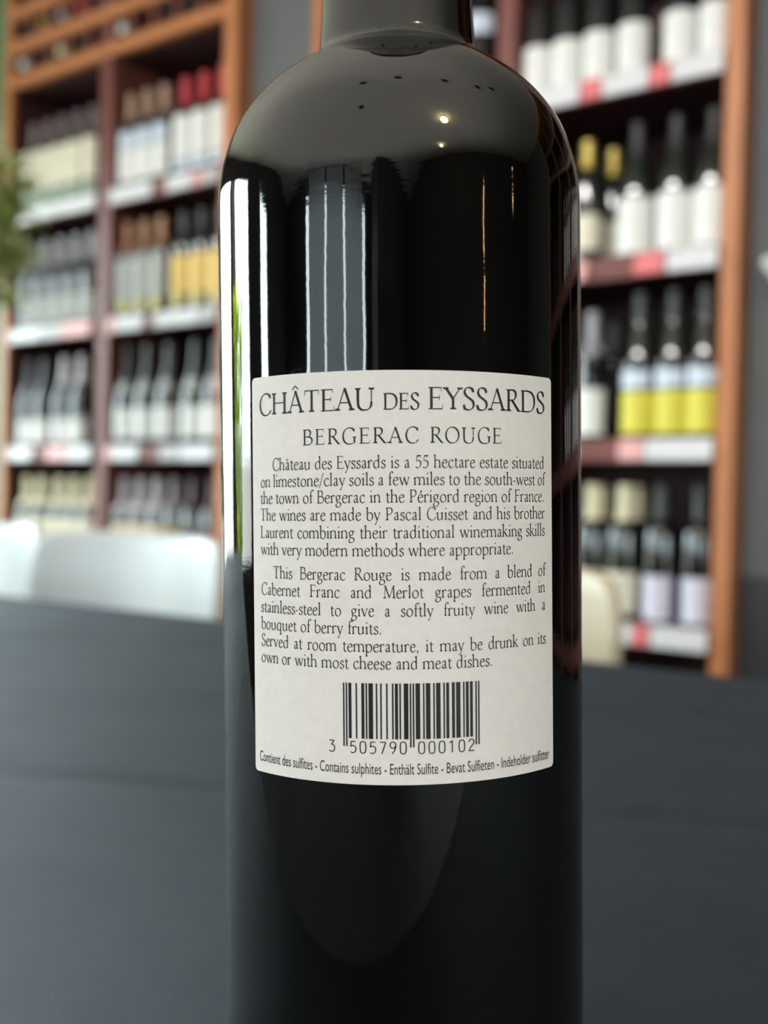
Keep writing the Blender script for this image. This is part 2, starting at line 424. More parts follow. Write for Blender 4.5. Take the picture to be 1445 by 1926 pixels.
# ------------------------------------------------------------------ bottles on the shelves
PROFS = {
 'claret': [(0, .030), (.002, .036), (.006, .0366), (.19, .0369), (.20, .0357), (.21, .032), (.218, .025), (.225, .0185), (.235, .0158), (.27, .0146), (.288, .0142), (.289, .0155), (.297, .0155), (.298, .013), (.30, .0125)],
 'burgundy': [(0, .031), (.002, .038), (.006, .0395), (.145, .0400), (.16, .0385), (.18, .0335), (.20, .0265), (.22, .0205), (.24, .0168), (.27, .0146), (.286, .0142), (.287, .0155), (.294, .0155), (.295, .013), (.297, .0125)],
 'flute': [(0, .030), (.002, .036), (.006, .0375), (.15, .038), (.17, .0362), (.20, .0305), (.235, .0228), (.27, .0168), (.30, .0142), (.312, .0138), (.313, .0152), (.32, .0152), (.321, .013), (.323, .0125)],
 'champagne': [(0, .034), (.002, .042), (.006, .0435), (.13, .044), (.15, .042), (.175, .0365), (.20, .0285), (.23, .0205), (.26, .0172), (.29, .0165), (.304, .0175), (.312, .0165), (.318, .0125), (.320, .008)],
}
GLASSC = mat('dark_green_bottle_glass', (0.006, 0.009, 0.007), 0.06, ior=1.65)
GLASSB = mat('near_black_bottle_glass', (0.004, 0.004, 0.005), 0.06, ior=1.65)
_mc = {}
def cm(nm, col, rough=.5, metal=0.0, var=.05):
    if nm not in _mc: _mc[nm] = mat(nm, col, rough, metal, var=var, scale=40)
    return _mc[nm]
C_ = {
 'black': cm('black_foil', (.012, .012, .014), .4), 'gold': cm('gold_foil', (.50, .38, .10), .38, .6), 'tan': cm('tan_foil', (.42, .27, .19), .45),
 'red': cm('red_foil', (.55, .05, .07), .38), 'mauve': cm('mauve_grey_foil', (.20, .16, .17), .4), 'silver': cm('silver_grey_foil', (.30, .29, .31), .4, .2),
 'bronze': cm('bronze_foil', (.33, .17, .09), .4, .3), 'cream': cm('cream_foil', (.72, .66, .44), .45), 'grey': cm('pale_grey_foil', (.40, .36, .38), .4, .1),
 'maroon': cm('maroon_foil', (.05, .012, .018), .4),
 'lwhite': cm('white_label_paper', (.74, .74, .72), .6), 'lcream': cm('cream_label_paper', (.74, .70, .56), .6), 'lblue': cm('pale_blue_label_and_highlight', (.58, .66, .78), .6),
 'lyellow': cm('yellow_label_paper', (.66, .60, .07), .6), 'lamber': cm('amber_label_paper', (.72, .50, .14), .6), 'llilac': cm('lilac_white_label_paper', (.72, .71, .82), .6),
 'lgrey': cm('grey_label_paper', (.40, .42, .40), .6), 'lmust': cm('mustard_label_paper', (.30, .21, .02), .6), 'lmaroon': cm('maroon_label_paper', (.22, .06, .09), .6),
 'lpurple': cm('purple_label_paper', (.10, .04, .14), .6), 'lbeige': cm('beige_label_paper', (.74, .60, .40), .6), 'lgreen': cm('grey_green_label_paper', (.30, .38, .30), .6),
 'seal': cm('yellow_seal_paper', (.72, .62, .18), .5),
}
def rad(prof, z):
    p = PROFS[prof]
    for (z0, r0), (z1, r1) in zip(p, p[1:]):
        if z0 <= z <= z1: return r0 + (r1 - r0) * (z - z0) / (z1 - z0)
    return p[-1][1]
STY = {}
def style(key, prof, glass, cap, capz, labels, scale=1.0, seal=None):
    ps = PROFS[prof]
    bm = bmesh.new(); lathe(bm, [(0, .02)] + ps, 28); g = mesh('glass_' + prof, bm, glass, True)
    parts = [('glass', g)]
    if cap:
        z0 = capz
        pr = [(z0, rad(prof, z0) + .0006)] + [(z, r + .0006) for z, r in ps if z > z0]
        pr.append((ps[-1][0] + .0006, .004))
        bm = bmesh.new(); lathe(bm, pr, 28); parts.append(('capsule', mesh('capsule', bm, C_[cap], True)))
    for nm, z0, z1, c, ha in labels:
        bm = bmesh.new()
        pr = [(z0 + (z1 - z0) * i / 4, rad(prof, z0 + (z1 - z0) * i / 4) + .0008) for i in range(5)]
        lathe(bm, pr, 20, False, -pi / 2 - radians(ha), -pi / 2 + radians(ha))
        parts.append((nm, mesh(nm, bm, C_[c], True)))
    if seal:
        z, r, off = seal
        bm = bmesh.new(); R = rad(prof, z) + .0012
        c = bm.verts.new((R * cos(-pi / 2 + off), R * sin(-pi / 2 + off), z)); ring = []
        for k in range(20):
            a = 2 * pi * k / 20; th = -pi / 2 + off + r * cos(a) / R
            ring.append(bm.verts.new((R * cos(th), R * sin(th), z + r * sin(a))))
        for k in range(20): bm.faces.new((c, ring[k], ring[(k + 1) % 20]))
        parts.append(('seal', mesh('seal', bm, C_['seal'], True)))
    STY[key] = (parts, scale)
style('white_tall', 'claret', GLASSB, 'black', .21, [('label', .006, .112, 'lwhite', 88)])
style('magnum', 'claret', GLASSB, 'black', .21, [('label', .150, .190, 'lblue', 70)], 1.18)
style('gold_cream', 'claret', GLASSC, 'gold', .232, [('label', .03, .115, 'lcream', 80)], .93)
style('burg_white', 'burgundy', GLASSC, 'black', .225, [('label', .006, .128, 'lwhite', 85)])
style('grey_white', 'claret', GLASSB, 'silver', .20, [('label', .012, .118, 'lwhite', 75)], .97)
style('plain_dark', 'claret', GLASSB, 'black', .20, [], .92)
style('flute_yellow', 'flute', GLASSC, 'black', .255, [('painted_highlight', .112, .150, 'lblue', 60), ('label', .012, .105, 'lyellow', 85)])  # the pale blue band paints the window highlight above the label
style('cream_cream', 'claret', GLASSC, 'cream', .222, [('label', .016, .108, 'lcream', 78)])
style('lilac', 'claret', GLASSB, 'black', .23, [('label', .008, .105, 'llilac', 58), ('label_edge', .008, .105, 'lpurple', 86)])
style('cream_foot', 'claret', GLASSC, 'mauve', .215, [('label', .062, .195, 'lcream', 66), ('lower_label', .012, .055, 'lgreen', 66)])
style('tan_blue', 'claret', GLASSB, 'tan', .215, [('upper_label', .125, .175, 'lblue', 60), ('label', .02, .122, 'lwhite', 66)])
style('red_white', 'claret', GLASSB, 'red', .215, [('label', .05, .182, 'lwhite', 66), ('lower_label', .018, .045, 'lblue', 66)])
style('silver_low', 'burgundy', GLASSB, 'silver', .205, [('label', .012, .10, 'lgrey', 70)])
style('bronze_seal', 'claret', GLASSC, 'bronze', .205, [('label', .045, .175, 'lgrey', 66)], 1.0, (.032, .019, .25))
style('black_amber', 'claret', GLASSC, 'black', .215, [('label', .05, .165, 'lamber', 68)], 1.0, (.032, .018, .2))
style('dark_low', 'burgundy', GLASSB, 'black', .21, [('label', .012, .09, 'lwhite', 80)])
style('grey_low', 'burgundy', GLASSB, 'grey', .205, [('label', .012, .09, 'lwhite', 82)])
style('champ', 'champagne', GLASSC, 'black', .205, [('label', .022, .115, 'lwhite', 72), ('neck_label', .165, .20, 'lgrey', 50)])
style('cream_white', 'claret', GLASSB, 'cream', .205, [('label', .09, .165, 'lcream', 80)])
style('grey_beige', 'claret', GLASSB, 'grey', .20, [('label', .06, .155, 'lbeige', 82)])
style('mustard', 'claret', GLASSC, 'mauve', .21, [('label', .06, .155, 'lmust', 82)])
style('maroon', 'claret', GLASSB, 'maroon', .22, [('label', .06, .14, 'lmaroon', 82)])

def bottle(u, z, key, label, group, dd=.046, flat=False, rz=0):
    parts, sc = STY[key]
    if flat:
        M = FR(u, 2.167 + dd, z) @ Matrix.Rotation(radians(90), 4, 'X') @ Matrix.Rotation(rz, 4, 'Z')
    else:
        M = FR(u, 2.167 + dd, z, rz)
    r = thing('wine_bottle', M @ Matrix.Scale(sc, 4), label, 'bottle', group)
    for nm, me in parts:
        obj(nm, me, r)
    return r
ORD = ['leftmost', 'second from left', 'third from left', 'fourth from left', 'fifth from left', 'sixth from left', 'seventh from left']
def row(z, us, keys, looks, where, group, dd=.046):
    us = list(us); n = len(us)
    cnt = {}
    tot = {l: looks.count(l) for l in looks}
    for u, k, l in sorted(zip(us, keys, looks), key=lambda t: -t[0]):
        i = cnt.get(l, 0); cnt[l] = i + 1
        if tot[l] == 1: lab = '%s on %s' % (l, where)
        elif tot[l] == 2: lab = '%s on %s, %s one' % (l, where, ('left', 'right')[i])
        else: lab = '%s on %s, %s' % (l, where, 'rightmost' if i == tot[l] - 1 else ORD[i])
        bottle(u, z, k, lab, group, dd, rz=random.uniform(-.12, .12))
    return
R1 = 'right shelving'
row(1.811, (1.186, 1.112, 1.034, .952, .846, .768), ['white_tall'] * 6, ['dark bottle, tall white label,'] * 6, 'top right shelf', 'white-labelled bottles on the top right shelf')
bottle(1.347, 1.811, 'magnum', 'large dark bottle with bluish label beside the big bottle\'s neck, left of divider', 'bottles beside the divider')
row(1.411, (1.055,), ['gold_cream'], ['gold-capped bottle with cream label beside the big bottle,'], 'second right shelf down', 'bottles on the second right shelf')
row(1.411, (1.030,), ['gold_cream'], ['gold-capped bottle in second row'], 'second right shelf down', 'bottles on the second right shelf', .130)
row(1.411, (.936, .847, .766), ['burg_white'] * 3, ['sloping dark bottle, white label,'] * 3, 'second right shelf down', 'bottles on the second right shelf')
row(1.011, (1.032,), ['grey_white'], ['grey-capped bottle with white label'], 'third right shelf, beside the big bottle', 'bottles on the third right shelf')
row(1.011, (1.018,), ['plain_dark'], ['plain dark bottle in second row'], 'third right shelf', 'bottles on the third right shelf', .130)
row(1.011, (.918, .842, .772), ['flute_yellow'] * 3, ['slim bottle, yellow label,'] * 3, 'third right shelf', 'bottles on the third right shelf')
row(.611, (1.022, .945), ['cream_cream'] * 2, ['cream-capped bottle with cream label'] * 2, 'bottom right shelf', 'bottles on the bottom right shelf')
row(.611, (1.037, .948), ['cream_cream'] * 2, ['cream-capped bottle in second row'] * 2, 'bottom right shelf', 'bottles on the bottom right shelf', .130)
row(.611, (.858, .772), ['lilac'] * 2, ['dark bottle with lilac-white label'] * 2, 'bottom right shelf', 'bottles on the bottom right shelf')
row(1.811, (3.122, 3.043, 2.964, 2.885, 2.806), ['cream_foot'] * 5, ['mauve-capped bottle, cream label,'] * 5, 'top shelf of far left bay', 'bottles on the top far left shelf')
row(1.811, (2.622, 2.545, 2.468), ['tan_blue'] * 3, ['tan-capped bottle, blue-white label,'] * 3, 'top left shelf', 'bottles on the top left shelf')
row(1.811, (2.376, 2.298, 2.221), ['red_white'] * 3, ['red-capped bottle, white label,'] * 3, 'top left shelf', 'bottles on the top left shelf')
row(1.411, (3.124, 3.043, 2.961, 2.88, 2.799), ['silver_low'] * 5, ['silver-capped bottle, low grey label,'] * 5, 'second shelf of far left bay', 'bottles on the second far left shelf')
row(1.411, (2.624, 2.547, 2.470), ['bronze_seal'] * 3, ['bronze-capped bottle with yellow seal,'] * 3, 'second left shelf', 'bottles on the second left shelf')
row(1.411, (2.372, 2.295, 2.218), ['black_amber'] * 3, ['black-capped bottle, amber label,'] * 3, 'second left shelf', 'bottles on the second left shelf')
row(1.011, (3.122, 3.038), ['dark_low'] * 2, ['black-capped bottle with white label'] * 2, 'third shelf of far left bay', 'bottles on the third far left shelf')
row(1.011, (2.930, 2.842), ['grey_low'] * 2, ['grey-capped bottle with white label'] * 2, 'third shelf of far left bay', 'bottles on the third far left shelf')
row(1.011, (2.616, 2.525, 2.427, 2.315, 2.224), ['champ'] * 5, ['wide dark bottle, white label,'] * 5, 'third left shelf', 'wide bottles on the third left shelf', .05)
row(.611, (3.125, 3.046, 2.952, 2.872, 2.792), ['cream_white'] * 5, ['cream-capped bottle, cream label,'] * 5, 'lowest visible shelf of far left bay', 'bottles on the lowest far left shelf')
row(.611, (2.622, 2.545, 2.468), ['grey_beige'] * 3, ['grey-capped bottle, beige label,'] * 3, 'lowest visible left shelf', 'bottles on the lowest left shelf')
row(.611, (2.391,), ['mustard'], ['dark bottle with mustard label'], 'lowest visible left shelf', 'bottles on the lowest left shelf')
row(.611, (2.312, 2.228), ['maroon'] * 2, ['dark bottle with maroon label'] * 2, 'lowest visible left shelf', 'bottles on the lowest left shelf')

# bottles lying in the pigeonholes, capsule ends outward
for key, cap in (('white', 'lwhite'), ('rgold', 'gold'), ('rpink', 'red'), ('rgrey', 'grey'), ('rblack', 'black'), ('rcream', 'cream')):
    style('lying_' + key, 'claret', GLASSB, cap, .235, [('label', .03, .12, 'lcream', 80)])
cw = (3.200 - 2.178) / 10
def cell(k, r): return 2.178 + cw * (k + .5), (2.275, 2.392, 2.509)[r] + .0385
for k, r, key, look in ((9, 0, 'white', 'white'), (7, 0, 'rcream', 'cream'), (4, 0, 'white', 'white'), (8, 1, 'rgold', 'gold'), (7, 1, 'rgrey', 'grey'), (6, 1, 'rpink', 'red'),
                        (8, 0, 'rblack', 'black'), (6, 0, 'rblack', 'black'), (2, 0, 'rblack', 'black'), (9, 1, 'rblack', 'black'), (5, 1, 'rblack', 'black'), (1, 0, 'rblack', 'black'), (8, 2, 'rgrey', 'grey')):
    u, z = cell(k, r)
    bottle(u, z, 'lying_' + key, '%s-capped bottle in %s pigeonhole from left, %s row of rack' % (look, ORD[min(6, 9 - k)].replace(' from left', '').replace('leftmost', 'first') if 9 - k < 7 else ('eighth', 'ninth')[9 - k - 7], ('bottom', 'middle', 'upper')[r]),
           'bottles lying in the pigeonhole rack', .309, True, random.uniform(0, 6))

# a further unit to the right, only mirrored in the big bottle's edge
shelving('wine_shelving', -1.60, .30, [(-.97, -.92), (-.35, -.30)], (.21, .61, 1.01, 1.41, 1.81, 2.21), ZC - .004, 'dark red-brown wine shelving outside the picture to the right')
for z, nm in ((1.011, 'middle'), (1.411, 'upper')):
    row(z, [.20, .07, -.06, -.19, -.42, -.55, -.68], ['white_tall'] * 7, ['white-labelled bottle'] * 7, nm + ' shelf of the unit outside the picture', 'bottles on the unit outside the picture')
# ------------------------------------------------------------------ price cards on the shelf edges
def cards(z, lst, where, group):
    names = {'w': (WHITEP, 'white'), 'r': (REDP, 'red'), 'p': (PINKP, 'pink'), 'g': (PALEP, 'pale grey')}
    cnt = {}; tot = {}
    for _, _, c in lst: tot[c] = tot.get(c, 0) + 1
    for a, b_, c in lst:
        m, nm = names[c]
        i = cnt.get(c, 0); cnt[c] = i + 1
        place = '' if tot[c] == 1 else (', ' + (('left', 'right') if tot[c] == 2 else ('left', 'middle', 'right') if tot[c] == 3 else ('first', 'second', 'third', 'fourth'))[i] + ' one')
        hw = abs(a - b_) / 2; uc = (a + b_) / 2
        bm = bmesh.new(); box(bm, -hw, hw, -.003, .003, -.0235, .0235)
        bmesh.ops.bevel(bm, geom=list(bm.edges), offset=.0012, segments=1, affect='EDGES')
        o = obj('price_card', mesh('price_card', bm, m), None, FR(uc, 2.167 - .0045, z - .023) @ Matrix.Rotation(radians(-7), 4, 'X'))
        tag(o, '%s price card on the edge of the %s%s' % (nm, where, place), 'price card', group)
cards(1.81, [(1.22, 1.058, 'w'), (1.054, 1.006, 'r'), (1.002, .897, 'w'), (.893, .849, 'r'), (.845, .735, 'w')], 'top right shelf', 'cards on the top right shelf')
cards(1.41, [(1.06, 1.029, 'p'), (.917, .851, 'r'), (.845, .735, 'w')], 'second right shelf', 'cards on the second right shelf')
cards(1.01, [(.942, .885, 'p'), (.881, .735, 'w')], 'third right shelf', 'cards on the third right shelf')
cards(.61, [(.931, .90, 'w'), (.897, .863, 'r'), (.858, .735, 'w')], 'bottom right shelf', 'cards on the bottom right shelf')
cards(1.81, [(3.12, 2.93, 'w'), (2.925, 2.73, 'w')], 'top far left shelf', 'cards on the top far left shelf')
cards(1.81, [(2.66, 2.468, 'w'), (2.401, 2.297, 'w'), (2.290, 2.255, 'p'), (2.25, 2.185, 'g')], 'top left shelf', 'cards on the top left shelf')
cards(1.41, [(3.165, 3.004, 'w'), (2.998, 2.891, 'g'), (2.886, 2.745, 'p')], 'second far left shelf', 'cards on the second far left shelf')
cards(1.41, [(2.66, 2.622, 'p'), (2.617, 2.494, 'w'), (2.44, 2.255, 'w'), (2.25, 2.185, 'g')], 'second left shelf', 'cards on the second left shelf')
cards(1.01, [(3.165, 3.039, 'w'), (2.953, 2.858, 'p'), (2.852, 2.734, 'w')], 'third far left shelf', 'cards on the third far left shelf')
cards(1.01, [(2.66, 2.631, 'p'), (2.626, 2.507, 'w'), (2.409, 2.324, 'g'), (2.320, 2.185, 'w')], 'third left shelf', 'cards on the third left shelf')

# ------------------------------------------------------------------ table and cloth
e1 = (UV * .7399 + NV * -.042).normalized()          # along the far edge, to the left
e2 = Vector((-e1.y, e1.x, 0)); e2 = e2 if e2.dot(NV) > 0 else -e2
TROT = atan2(-e1.y, -e1.x)
TZ = 0.7488
far = (W(1.1085, .748) ).dot(e2)
near = far - .765
TL, TR = 1.72, -.62                                   # extents along e1
TM = Matrix.Translation(e1 * (TL + TR) / 2 + e2 * (far + near) / 2) @ Matrix.Rotation(TROT, 4, 'Z')
hl, hw = (TL - TR) / 2, (far - near) / 2
tb = thing('table', TM, 'table hidden under the charcoal cloth', 'table')
bm = bmesh.new(); box(bm, -hl + .004, hl - .004, -hw + .004, hw - .004, TZ - .032, TZ - .005); obj('tabletop', mesh('tabletop', bm, LEGW), tb)
for sx in (-1, 1):
    for sy in (-1, 1):
        bm = bmesh.new(); box(bm, sx * (hl - .08) - .025, sx * (hl - .08) + .025, sy * (hw - .08) - .025, sy * (hw - .08) + .025, 0, TZ - .032)
        obj('leg', mesh('leg', bm, METAL), tb)
def cloth():
    from mathutils import noise
    bm = bmesh.new()
    nx, ny = 220, 90
    drop = .25
    def hgt(x, y):
        # soft creases left from folding and slight puckers
        h = .0016 * noise.noise(Vector((x * 2.2 + 3, y * 5, 1))) + .0007 * noise.noise(Vector((x * 9, y * 22, 4)))
        for (cx, cy, a, amp, wd) in ((.25, .18, .5, .0016, .012), (.35, -.02, .42, -.0014, .010), (-.42, .02, .75, .0018, .012), (.05, .30, .3, .0012, .012), (-.55, -.12, .7, .0012, .012), (-.1, -.3, .35, .0012, .01)):
            dl = (x - cx) * -sin(a) + (y - cy) * cos(a); al = (x - cx) * cos(a) + (y - cy) * sin(a)
            h += amp * math.exp(-(dl / wd) ** 2) * math.exp(-(al / .30) ** 2)
        return h * 1.6
    us = [-1 + 2 * i / nx for i in range(nx + 1)]
    ext = [-.25, -.17, -.1, -.035, -.008]
    xs = [(-hl, e) for e in ext] + [(u * hl, 0) for u in us] + [(hl, -e) for e in ext[::-1]]
    ys = [(-hw, e) for e in ext] + [(-hw + 2 * hw * j / ny, 0) for j in range(ny + 1)] + [(hw, -e) for e in ext[::-1]]
    grid = []
    for i, (x, ex) in enumerate(xs):
        col = []
        for j, (y, ey) in enumerate(ys):
            dz = max(abs(ex), abs(ey))
            px, py = x, y
            fold = .012 * sin(x * 26) * dz / .3; foldy = .012 * sin(y * 24) * dz / .3
            if ey: py += (.006 + abs(fold) + .02 * dz) * (1 if ey > 0 else -1)
            if ex: px += (.006 + abs(foldy) + .02 * dz) * (1 if ex > 0 else -1)
            flat = min(1, (hl - abs(x)) / .04, (hw - abs(y)) / .04)
            z = TZ - dz + (hgt(x, y) * max(0, flat) if dz == 0 else 0)
            col.append(bm.verts.new((px, py, z)))
        grid.append(col)
    for i in range(len(xs) - 1):
        for j in range(len(ys) - 1):
            bm.faces.new((grid[i][j], grid[i + 1][j], grid[i + 1][j + 1], grid[i][j + 1]))
    return mesh('tablecloth', bm, CLOTH, True)
tag(obj('tablecloth', cloth(), None, TM), 'charcoal linen cloth covering the table under the big bottle', 'tablecloth')

# ------------------------------------------------------------------ shell chairs behind the table
def chair(u, d, rz, m, label, width=.47):
    root = thing('shell_chair', FR(u, d, 0, rz), label, 'chair', 'chairs along the far side of the table')
    hwid = width / 2
    # profile runs from the seat front (towards the table) to the top of the back
    prof = [(-.40, .435), (-.36, .455), (-.28, .452), (-.18, .440), (-.10, .438), (-.05, .452), (-.018, .49), (-.002, .54), (.008, .60), (.016, .68), (.022, .74), (.028, .785), (.034, .800), (.046, .808), (.056, .801)]
    bm = bmesh.new(); n = 28; grid = []
    N = len(prof)
    for i, (y, z) in enumerate(prof):
        t = i / (N - 1)
        rr = []
        for k in range(n + 1):
            s = -1 + 2 * k / n
            back = max(0, min(1, (z - .44) / .25)) if i > 4 else 0
            # rounded outline near the top edge and the seat front
            wloc = hwid
            if z > .69 and i > 6:
                q = (z - .69) / .125; wloc = hwid * (1 - .09 * min(1, q) ** 4)
            if i < 2: wloc = hwid * (.90 + .05 * i)
            x = s * wloc
            yy = y - back * .085 * abs(s) ** 2.4 + (0.0 if abs(s) < .97 else .012 * back)
            zz = z + (1 - back) * .035 * abs(s) ** 3 - (.012 * abs(s) ** 6 if i >= N - 4 else 0)
            rr.append(bm.verts.new((x, yy, zz)))
        grid.append(rr)
    for i in range(N - 1):
        for k in range(n):
            bm.faces.new((grid[i][k], grid[i][k + 1], grid[i + 1][k + 1], grid[i + 1][k]))
    me = mesh('seat_shell', bm, m, True)
    o = obj('seat_shell', me, root)
    md = o.modifiers.new('thick', 'SOLIDIFY'); md.thickness = .012; md.offset = -1
    md = o.modifiers.new('soft', 'SUBSURF'); md.levels = 1; md.render_levels = 2
    for sx in (-1, 1):
        for fy, by in ((-.30, -.37), (-.10, -.02)):
            bm = bmesh.new(); tube(bm, [(sx * .12, fy, .432), (sx * .20, by, 0.0)], .017, .011, 10)
            obj('leg', mesh('leg', bm, LEGW, True), root)
    bm = bmesh.new(); box(bm, -.14, .14, -.31, -.09, .415, .432); obj('seat_bracket', mesh('seat_bracket', bm, METAL), root)
    return root
chair(1.345, 1.165, 0, CHAIRW, 'white moulded chair whose broad back fills the left, just behind the table')
chair(1.865, 1.19, radians(8), CHAIRW, 'white moulded chair cut by the left picture edge, behind the table')
chair(.677, 1.085, 0, CHAIRC, 'cream moulded chair peeking out right of the big bottle')

# ------------------------------------------------------------------ plants
def leafy(name, M, label, cat, stems, mleaf, seed, llen, lw, pot=True, nleaf=60, spread=.2, z0=.3, z1=1.0):
    rnd = random.Random(seed)
    root = thing(name, M, label, cat)
    if pot:
        bm = bmesh.new(); lathe(bm, [(0, .11), (.01, .12), (.28, .165), (.30, .175), (.32, .175), (.32, .16), (.27, .155)], 32, False)
        obj('pot', mesh('pot', bm, POTM, True), root)
        bm = bmesh.new(); lathe(bm, [(.262, .15), (.27, .154), (.275, .05)], 24); obj('soil', mesh('soil', bm, SOIL, True), root)
    sb = bmesh.new(); lb = bmesh.new()
    for s in range(stems):
        a = 2 * pi * s / stems + rnd.uniform(0, 1); r = spread * rnd.uniform(.2, .8)
        top = Vector((r * cos(a), r * sin(a), z1 * rnd.uniform(.85, 1)))
        base = Vector((r * .25 * cos(a), r * .25 * sin(a), .26 if pot else 0))
        pts = [base.lerp(top, q / 6) + Vector((rnd.uniform(-.01, .01), rnd.uniform(-.01, .01), 0)) for q in range(7)]
        tube(sb, pts, .008, .003, 6)
        for q in range(nleaf):
            f = rnd.uniform(0, 1); zz = z0 + (z1 - z0) * f
            if zz > top.z: zz = top.z * rnd.uniform(.9, 1)
            fr = (zz - base.z) / (top.z - base.z)
            p = base.lerp(top, max(0, min(1, fr)))
            az = rnd.uniform(0, 2 * pi); dr = Vector((cos(az), sin(az), rnd.uniform(-.5, .7))).normalized()
            L = llen * rnd.uniform(.7, 1.2); wd = lw * rnd.uniform(.7, 1.2)
            side = dr.cross(Vector((0, 0, 1))).normalized(); upv = side.cross(dr)
            v = []
            for t, ww, dz in ((0, .12, 0), (.3, .9, .04), (.6, .8, .03), (.85, .35, -.05), (1, .02, -.14)):
                c = p + dr * L * t + Vector((0, 0, dz * L))
                v.append((lb.verts.new(c + side * wd * ww / 2 - upv * wd * .12 * ww), lb.verts.new(c + upv * wd * .05), lb.verts.new(c - side * wd * ww / 2 - upv * wd * .12 * ww)))
            for q2 in range(4):
                for c2 in range(2):
                    lb.faces.new((v[q2][c2], v[q2][c2 + 1], v[q2 + 1][c2 + 1], v[q2 + 1][c2]))
    obj('stems', mesh('stems', sb, STEMM, True), root)
    obj('foliage', mesh('foliage', lb, mleaf, True), root)
    return root
PP = Vector((-1.055, 2.62, 0))
leafy('potted_plant', Matrix.Translation(PP), 'leafy green potted plant at the left picture edge before the shelving', 'plant', 8, LEAF, 3, .12, .042, True, 60, .17, 1.34, 1.80)
leafy('garden_shrub', FR(U1 + .75, -.28, 0), 'yellow-green shrub growing outside the left window', 'plant', 9, HEDGE, 8, .15, .075, False, 150, .60, .15, 1.78)

bm = bmesh.new(); ubox(bm, U1 + 1.25, U1 + 1.6, -.20, .30, 0, 2.9)
tag(obj('gate_post', mesh('gate_post', bm, DARKW), None, FR0), 'broad dark post standing outside the left window behind the shrub', 'post')
# ------------------------------------------------------------------ lamps seen reflected in the bottle
BULB = mat('warm_lamp_glass', (.9, .8, .5), .4, emit=(1.0, .86, .42), estr=34)
BULB2 = mat('amber_filament_bulb', (.9, .5, .2), .4, emit=(1.0, .62, .30), estr=26)
def ceiling_lamp(P, label, r=.085):
    root = thing('ceiling_lamp', Matrix.Translation(P), label, 'lamp', 'round ceiling lamps')
    bm = bmesh.new(); lathe(bm, [(-.012, .03), (-.008, r * .9), (0, r * .9)], 24); obj('base_plate', mesh('base_plate', bm, METAL, True), root)
    bm = bmesh.new(); bmesh.ops.create_uvsphere(bm, u_segments=24, v_segments=14, radius=r)
    bmesh.ops.translate(bm, vec=(0, 0, -.012 - r * .8), verts=bm.verts); obj('globe', mesh('globe', bm, BULB, True), root)
ceiling_lamp(Vector((.87, -1.30, ZC - .001)), 'round warm ceiling lamp nearer the table')
ceiling_lamp(Vector((1.36, -2.75, ZC - .001)), 'round warm ceiling lamp near the front wall', .06)
def bulbs(P, zs, label):
    root = thing('string_light', Matrix.Translation(P), label, 'lamp', 'hanging bulb strings')
    bm = bmesh.new(); tube(bm, [(0, 0, min(zs)), (0, 0, ZC - .002)], .003, None, 6); obj('cord', mesh('cord', bm, METAL), root)
    for z in zs:
        bm = bmesh.new(); bmesh.ops.create_uvsphere(bm, u_segments=12, v_segments=8, radius=.016)
        bmesh.ops.translate(bm, vec=(0.018, 0, z), verts=bm.verts); obj('bulb', mesh('bulb', bm, BULB2, True), root)
bulbs(Vector((2.24, -1.62, 0)), [1.50, 1.555, 1.61, 1.72, 1.775, 1.83, 1.885], 'string of amber bulbs hanging lower, right of the front window')
bulbs(Vector((2.72, -.70, 0)), [1.86, 1.98], 'short pair of amber bulbs by the right wall')
# small black spot fittings on the ceiling
for k, (x, y) in enumerate(((-.55, -.35), (-.05, -.30), (.55, -.2), (-.75, -1.0), (1.15, .3), (1.0, 0.05))):
    bm = bmesh.new(); lathe(bm, [(-.03, .03), (-.028, .045), (0, .05)], 20)
    o = obj('ceiling_spot', mesh('ceiling_spot', bm, METAL, True), None, Matrix.Translation((x, y, ZC - .001)))
    tag(o, 'small black round ceiling spot fitting, %s one from the left wall' % ('second', 'third', 'fourth', 'first', 'sixth', 'fifth')[k], 'spotlight', 'black ceiling spots')
# pale wall lamp at the right picture edge
root = thing('wall_lamp', FR(.600, D1 - .001, 1.318), 'pale wall lamp at the right picture edge beside the shelving', 'lamp')
bm = bmesh.new(); box(bm, -.02, .02, -.012, 0, -.03, .03); obj('wall_plate', mesh('wall_plate', bm, METAL), root)
bm = bmesh.new(); tube(bm, [(0, -.01, 0), (0, -.04, .01), (0, -.055, .02)], .005); obj('arm', mesh('arm', bm, METAL, True), root)
bm = bmesh.new(); lathe(bm, [(-.045, .004), (-.035, .012), (.0, .032), (.022, .046), (.028, .046), (.026, .042), (.0, .028)], 28, False)
bmesh.ops.translate(bm, vec=(0, -.06, .02), verts=bm.verts); obj('lamp_shade', mesh('lamp_shade', bm, WHITEP, True), root)

# ------------------------------------------------------------------ the big bottle
Rw = RC.to_3x3()
up = (Rw @ Vector((-.0079, 1, .004))).normalized()
AX = CAM + Rw @ Vector(((754.4 - 722.5) / 1980, (963 - 955) / 1980, -1)) * .224
BASE = AX - up * .129
fw = (AX - CAM); fw -= up * fw.dot(up); fw.normalize()
rt = fw.cross(up)
BM = Matrix((( rt.x, fw.x, up.x, BASE.x), (rt.y, fw.y, up.y, BASE.y), (rt.z, fw.z, up.z, BASE.z), (0, 0, 0, 1)))
hero = thing('wine_bottle', BM, 'large dark wine bottle with cream back label and barcode in front on the table', 'bottle')
HP = [(.0, .024), (.0005, .0345), (.003, .0368), (.008, .0373), (.02, .0374), (.19, .0380), (.1955, .0377), (.2015, .0364), (.2075, .0340), (.2130, .0300), (.2172, .0254), (.2202, .0210), (.2220, .0181), (.2232, .0171), (.225, .0166), (.24, .0157), (.268, .0146), (.29, .0142), (.291, .0155), (.298, .0155), (.3, .0135)]
